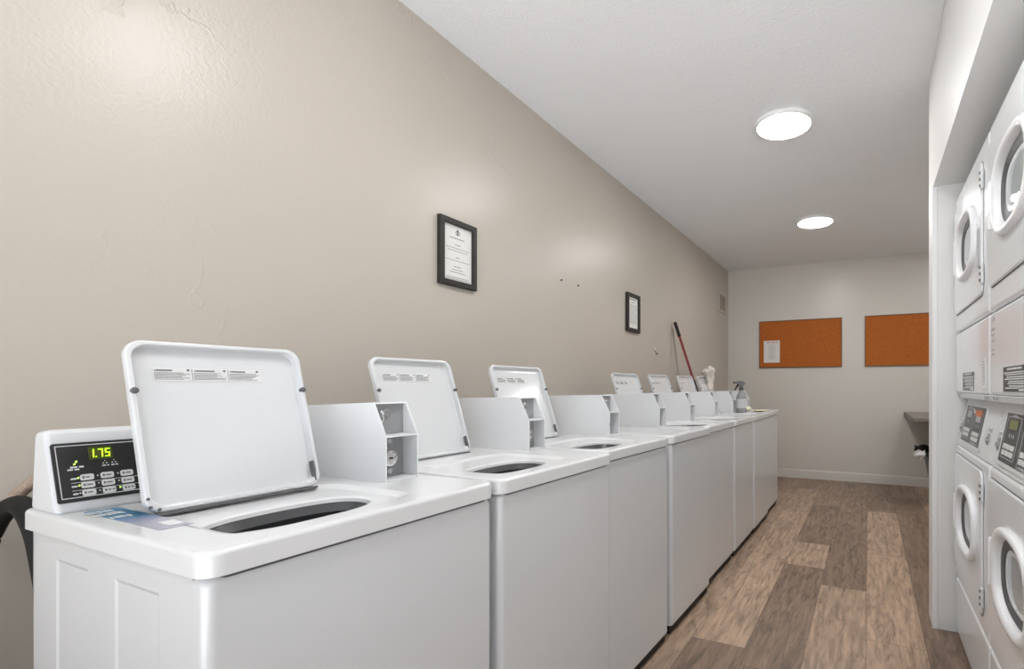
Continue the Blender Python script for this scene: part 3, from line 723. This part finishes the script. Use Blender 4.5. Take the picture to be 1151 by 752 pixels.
def board(x0, x1, z0, z1, label):
    root = empty('corkboard', ((x0 + x1) / 2, B, z0)); tag(root, label, 'corkboard', 'corkboards on the back wall')
    w = (x1 - x0) / 2; h = z1 - z0; fw = .014
    fr = MB()
    for a, b, c, d in ((-w, w, 0, fw), (-w, w, h - fw, h), (-w, -w + fw, fw, h - fw), (w - fw, w, fw, h - fw)): fr.box(a, b, -.020, -.001, c, d, .002, 1)
    fr.build('frame', M['boardframe'], root)
    MB().box(-w + fw - .001, w - fw + .001, -.014, -.002, fw - .001, h - fw + .001).build('cork_sheet', M['cork'], root)
board(.436, 1.484, 1.457, 2.090, 'orange corkboard with a white sheet of paper pinned at its lower left')
board(1.749, 2.80, 1.457, 2.092, 'bare orange corkboard partly hidden by the white stub wall')
pn = empty('pinned_notice', (.605, B - .0145, 1.528)); tag(pn, 'white printed sheet pinned to the left corkboard', 'paper notice')
pp = MB().box(-.106, .106, -.0012, 0, 0, .298).build('paper', M['paper'], pn)
pr = MB(); rg = random.Random(5); f = lambda u, v, o: (u, -.0010 - o, v)
for k in range(17): words(pr, f, -.058, .058, .245 - k * .0125, .0045, rg, rg.uniform(.4, .95))
pr.build('printed_text', M['inkfaint'], pp)
pr = MB(); words(pr, f, -.075, .075, .268, .011, rg, .95); pr.build('red_heading', M['inkred'], pp)
MB().lathe([(.006, -.001), (.006, -.006), (.003, -.008), (.001, -.0085)], (-.05, 0, .285), 12, 'y').build('push_pin', M['inkred'], pn)

vt = empty('wall_vent', (0, 6.575, 2.195)); tag(vt, 'beige louvred vent grille high on the left wall by the corner', 'vent')
fr = MB()
for a, b, c, d in ((-.19, .19, 0, .03), (-.19, .19, .232, .262), (-.19, -.155, .03, .232), (.155, .19, .03, .232)): fr.box(.001, .014, a, b, c, d, .002, 1)
fr.build('frame', M['vent'], vt)
MB().box(.001, .003, -.156, .156, .029, .233).build('backing', M['ventin'], vt)
sl = MB()
for k in range(9): sl.prism([(.003, .034 + k * .022), (.011, .042 + k * .022), (.011, .044 + k * .022), (.003, .036 + k * .022)], lambda p, q: (p[0], -.155 if q == 0 else .155, p[1]))
sl.build('louvre', M['ventin'], vt)

for y, z, lab in ((2.703, 1.883, 'small dark screw left in the beige wall, the nearer of two'), (2.907, 1.886, 'small dark screw left in the beige wall, the farther of two')):
    g = MB().lathe([(.0025, -.002), (.0025, .009), (.0045, .010), (.0045, .012), (.003, .013), (.001, .013)], (0, 0, 0), 10, 'x').build('wall_screw', M['rubber'])
    g.location = (0.001, y, z); g.scale = (1, 1, 1.4); tag(g, lab, 'screw', 'screws in the beige wall')
hk = empty('wall_hook', (0, 4.25, 1.49)); tag(hk, 'little white wall hook between the second notice and the red pole', 'hook')
MB().box(.001, .004, -.011, .011, .02, .075, .002, 2).build('back_plate', M['bead'], hk)
MB().tube([(.004, 0, .045), (.012, 0, .030), (.020, .004, .014), (.024, .006, .010), (.028, .006, .018)], .0045, 8).build('hook_arm', M['darkgrey'], hk)

# ------------------------------------------------------------------ ceiling lights
LL_ = [(1.320, 5.135, 'round white LED ceiling light, the one farther down the room'), (1.319, 3.157, 'round white LED ceiling light, the larger-looking near one'),
       (1.319, 1.18, 'round white LED ceiling light out of view above the second washer'),]
LL_.append((2.72, 5.135, 'added round fill light behind the stub wall above the counter, an invented fixture'))  # invented fixture, added to brighten the back area
for x, y, lab in LL_:
    r = empty('ceiling_light', (x, y, H)); tag(r, lab, 'ceiling light', 'round ceiling lights')
    MB().lathe([(.168, 0), (.174, -.004), (.174, -.020), (.170, -.026), (.160, -.028), (.157, -.026), (.157, -.012)], (0, 0, 0), 64).build('rim', M['ledrim'], r)
    MB().lathe([(.1565, -.014), (.1565, -.027), (.150, -.029), (.001, -.030)], (0, 0, 0), 64).build('diffuser', M['led'], r)

# ------------------------------------------------------------------ loose things on and behind the washers
# red pole leaning on the wall, foot down on the deck between the last two washers
pole = empty('mop', (.33, 4.690, .968)); tag(pole, 'red mop pole with a black grip leaning on the beige wall', 'mop')
top = Vector((.030, 4.700, 1.850)); bot = Vector((.33, 4.690, .968)); d = top - bot
def pt(t): return bot + d * t - Vector((.33, 4.690, .968))
MB().tube([pt(.0), pt(.34)], .0135, 12).build('lower_tube', M['rubber'], pole)
MB().tube([pt(.335), pt(.84)], .0125, 12).build('pole', M['redpole'], pole)
MB().tube([pt(.83), pt(.84), pt(.9), pt(.985), pt(.997), pt(1.0)], [.014, .0175, .0165, .0175, .014, .006], 12).build('grip', M['rubber'], pole)

rod = MB().tube([(.008, 4.705, 1.79), (.012, 4.76, 1.60), (.024, 4.835, 1.30), (.026, 4.90, .96), (.03, 4.94, .02)], .0055, 8).build('metal_rod', M['steel'], None)
tag(rod, 'thin grey metal rod standing against the beige wall behind the red mop pole', 'rod')

# crumpled cloth over the corner of the last lid
def cloth_blob():
    rg = random.Random(21); mb = MB(); rings = []
    prof = [(.03, 1.16), (.06, 1.18), (.066, 1.215), (.058, 1.25), (.070, 1.285), (.072, 1.315), (.090, 1.335), (.108, 1.350), (.112, 1.368), (.096, 1.384), (.062, 1.393), (.035, 1.399), (.012, 1.398)]
    for i, (r, z) in enumerate(prof):
        ring = []; t = i / 12
        cyy = 5.045 - (.045 if i > 5 else 0) - .012 * math.sin(i * 1.7)
        for k in range(40):
            a = 2 * math.pi * k / 40
            q = r * (1 + .06 * math.sin(3 * a + 2.0 * t) + .10 * math.sin(7 * a - 5 * t + 1) + .06 * math.sin(13 * a + 9 * t) + rg.uniform(-.05, .05))
            ring.append((.285 + q * .5 * math.cos(a), cyy + q * math.sin(a), z + .016 * math.sin(a + .6) * (i > 6) + .003 * math.sin(3 * a + 2 + i) + rg.uniform(-.003, .003)))
        rings.append(ring)
    mb.loops(rings, cap0=True, cap1=True)
    for v in mb.bm.verts:
        n_ = noise.noise_vector(v.co * 26) * .016 + noise.noise_vector(v.co * 60) * .007
        v.co += n_
    return mb
tag(cloth_blob().build('cleaning_cloth', M['cloth'], None, 70), 'crumpled pale pink cloth hung over the corner of the farthest raised lid', 'cloth')

bt = empty('spray_bottle', (.722, 4.597, ZT)); tag(bt, 'grey plastic spray bottle with trigger head on the washer top', 'spray bottle')
MB().lathe([(.040, .0), (.046, .004), (.0465, .02), (.0465, .135), (.044, .150), (.036, .170), (.022, .190), (.0165, .20), (.0165, .214)], (0, 0, 0), 36).build('bottle', M['bottle'], bt, 60)
MB().lathe([(.0468, .040), (.0472, .041), (.0472, .128), (.0468, .129)], (0, 0, 0), 36).build('label', M['bottlelabel'], bt)
mb = MB(); rg = random.Random(8)
for q in range(8):
    z = .116 - q * .0095
    for a0 in ((-2.1, -1.45, -.8) if q % 2 == 0 else (-1.9, -1.2)):
        for s_ in range(4):
            a = a0 + s_ * .09; mb.box(-.002, .002, -.0005, .0005, 0, .004)
            vs = mb.bm.verts[-8:] if hasattr(mb.bm.verts, '__getitem__') and mb.bm.verts.ensure_lookup_table() is None else []
            bmesh.ops.transform(mb.bm, matrix=Matrix.Translation((.0474 * math.cos(a), .0474 * math.sin(a), z)) @ Matrix.Rotation(a + math.pi / 2, 4, 'Z'), verts=vs)
mb.build('label_print', M['inkwhite'], bt)
MB().lathe([(.019, .206), (.0205, .208), (.0205, .228), (.015, .232), (.013, .240)], (0, 0, 0), 24).build('cap', M['darkgrey'], bt)
hd = MB().prism([(-.055, .268), (-.060, .282), (-.030, .292), (.012, .292), (.034, .276), (.036, .262), (.022, .250), (.012, .238), (-.012, .238), (-.014, .258)],
                lambda p, k: (-.013 + .026 * k, p[0], p[1]), .003, 2)
hd.xf(Matrix.Rotation(R(-62), 4, 'Z')).build('spray_head', M['spray'], bt)
MB().prism([(-.020, .262), (-.036, .262), (-.050, .235), (-.066, .205), (-.058, .203), (-.040, .230), (-.022, .248)], lambda p, k: (-.008 + .016 * k, p[0], p[1]), .002, 1).xf(Matrix.Rotation(R(-62), 4, 'Z')).build('trigger', M['rubber'], bt)
MB().lathe([(.009, -.060), (.010, -.062), (.010, -.074), (.006, -.076)], (0, 0, .276), 14, 'y').xf(Matrix.Rotation(R(-62), 4, 'Z')).build('nozzle', M['darkgrey'], bt)

def lump(c, ax, ay, az, seed, n=26, m=10, rough=0.0):
    rg = random.Random(seed); rings = []
    for i in range(m):
        t = i / (m - 1); phi = -math.pi / 2 + math.pi * t; s = math.cos(phi) ** .7 if math.cos(phi) > 1e-6 else .02; ring = []
        for k in range(n):
            a = 2 * math.pi * k / n; q = max(s, .03) * (1 + .10 * math.sin(3 * a + seed) + rg.uniform(-.03, .03))
            ring.append((c[0] + ax * q * math.cos(a), c[1] + ay * q * math.sin(a), c[2] + az * (1 + math.sin(phi)) * (1 + .15 * math.sin(2 * a))))
        rings.append(ring)
    mb = MB().loops(rings, cap0=True, cap1=True)
    for v in mb.bm.verts: v.co += noise.noise_vector(v.co * 22 + Vector((seed, 0, 0))) * (rough * ax)
    return mb
cl = MB()
rg = random.Random(4); rows = []
for i in range(11):
    rows.append([(.755 + .11 * i / 10, 4.93 + .20 * j / 12 + .006 * math.sin(i * 1.3), ZT + .004 + .003 * math.sin(i * 1.1 + j * .9) + .003 * rg.random()) for j in range(13)])
V = [[cl.bm.verts.new(p) for p in r] for r in rows]; V2 = [[cl.bm.verts.new((p[0], p[1], ZT + .0005)) for p in r] for r in rows]
for A, sgn in ((V, 1), (V2, -1)):
    for i in range(10):
        for j in range(12):
            q = (A[i][j], A[i + 1][j], A[i + 1][j + 1], A[i][j + 1]); cl.bm.faces.new(q if sgn > 0 else q[::-1])
edge = [(0, j) for j in range(12)] + [(i, 12) for i in range(10)] + [(10, 12 - j) for j in range(12)] + [(10 - i, 0) for i in range(10)]
for k in range(len(edge)):
    a, b = edge[k], edge[(k + 1) % len(edge)]; cl.bm.faces.new((V[a[0]][a[1]], V[b[0]][b[1]], V2[b[0]][b[1]], V2[a[0]][a[1]]))
tag(cl.build('dust_cloth', M['yellow'], None, 60), 'flat pale yellow cloth lying on the top of the farthest washer', 'cloth')
tag(lump((.72, 4.86, ZT + .001), .035, .06, .0215, 2).build('sponge', M['sponge'], None, 70), 'cream rounded sponge on the washer top beside the spray bottle', 'sponge')

# hoses behind the nearest washer
def arc(pts, n=8):
    P = [Vector(p) for p in pts]; out = []
    for i in range(len(P) - 1):
        p0, p1, p2, p3 = P[max(i - 1, 0)], P[i], P[i + 1], P[min(i + 2, len(P) - 1)]
        for k in range(n):
            t = k / n
            out.append(.5 * ((2 * p1) + (-p0 + p2) * t + (2 * p0 - 5 * p1 + 4 * p2 - p3) * t * t + (-p0 + 3 * p1 - 3 * p2 + p3) * t ** 3))
    return out + [P[-1]]
tag(MB().tube(arc([(.07, .378, .02), (.07, .382, .45), (.072, .392, .80), (.085, .406, .905), (.13, .425, .948), (.18, .432, .925), (.215, .440, .84), (.23, .452, .66), (.235, .458, .4), (.235, .46, .02)]), .020, 12).build('drain_hose', M['rubber'], None, 70), 'black rubber hose looping behind the nearest washer', 'hose')
tag(MB().tube(arc([(.05, .43, .925), (.062, .455, .972), (.10, .49, 1.002), (.15, .56, 1.00), (.19, .62, .9), (.2, .65, .6), (.2, .66, .014)]), .013, 10).build('supply_hose', M['braid'], None, 70), 'brown braided hose resting above the black one behind the nearest washer', 'hose')

# ------------------------------------------------------------------ counter and bin beyond the stub wall
ct = empty('counter', (2.60, 6.25, 0)); tag(ct, 'dark grey laminate counter top beyond the white stub wall', 'counter')
MB().box(-.408, .745, -.70, .635, .868, .898, .004, 2).build('counter_top', M['counter'], ct)
MB().box(-.414, -.402, -.70, .635, .838, .897, .002, 1).build('front_edge', M['counteredge'], ct)
for y in (-.6, .0, .58): MB().box(.30, .745, y - .018, y + .018, .60, .868, .004, 1).build('bracket', M['counteredge'], ct)
bn = empty('trash_bin', (2.56, 5.95, 0)); tag(bn, 'black trash bin with a white bag tied at its rim', 'trash bin')
def sq(a, z, r=.05): return [(x, y, z) for x, y in rrect(-a, a, -a, a, r, 6)]
MB().loops([sq(.150, 0), sq(.155, .02), sq(.228, .50), sq(.236, .50), sq(.236, .515), sq(.222, .515), sq(.15, .03)], cap0=True, cap1=True).build('bin', M['binmat'], bn, 40)
MB().loops([sq(.232, .50), sq(.241, .505), sq(.242, .525), sq(.232, .535), sq(.205, .53), sq(.17, .46)], cap1=True).build('bag_rim', M['rubber'], bn, 60)
kn = lump((-.278, -.06, .470), .055, .06, .036, 5, rough=.9); kn.build('bag_knot', M['bag'], bn, 70)
lump((-.268, -.02, .545), .065, .08, .026, 6, rough=.7).build('bag_fold', M['rubber'], bn, 70)

# ------------------------------------------------------------------ light from the open end, camera
w = bpy.data.worlds.new('daylight'); scene.world = w; w.use_nodes = True
N, L = w.node_tree.nodes, w.node_tree.links
bg = N['Background']
tc = N.new('ShaderNodeTexCoord'); sp = N.new('ShaderNodeSeparateXYZ'); L.new(tc.outputs['Generated'], sp.inputs['Vector'])
mr = N.new('ShaderNodeMapRange'); mr.inputs['From Min'].default_value = -0.30; mr.inputs['From Max'].default_value = 0.02
L.new(sp.outputs['Z'], mr.inputs['Value'])
mx = N.new('ShaderNodeMix'); mx.data_type = 'RGBA'        # lower half made extra bright to lift the ceiling, softer sky above
mx.inputs['A'].default_value = (7.6, 7.75, 8.0, 1); mx.inputs['B'].default_value = (0.75, 0.82, 0.9, 1)
L.new(mr.outputs['Result'], mx.inputs['Factor']); L.new(mx.outputs['Result'], bg.inputs['Color'])
bg.inputs['Strength'].default_value = 1.0

cam = bpy.data.cameras.new('camera'); co = bpy.data.objects.new('camera', cam); COL.objects.link(co)
co.location = (1.7933, 0, 1.2004); co.rotation_euler = (R(90), 0, 0.4252)
cam.sensor_fit = 'HORIZONTAL'; cam.sensor_width = 36.0; cam.lens = 563.33 / 1151 * 36.0
cam.shift_x = (575.5 - 721.2) / 1151; cam.shift_y = (435.05 - 376) / 1151
cam.clip_start = 0.02
scene.camera = co
vs = scene.view_settings
vs.view_transform = 'Standard'; vs.look = 'None'; vs.gamma = 1.0; vs.use_curve_mapping = False; vs.exposure = -0.26
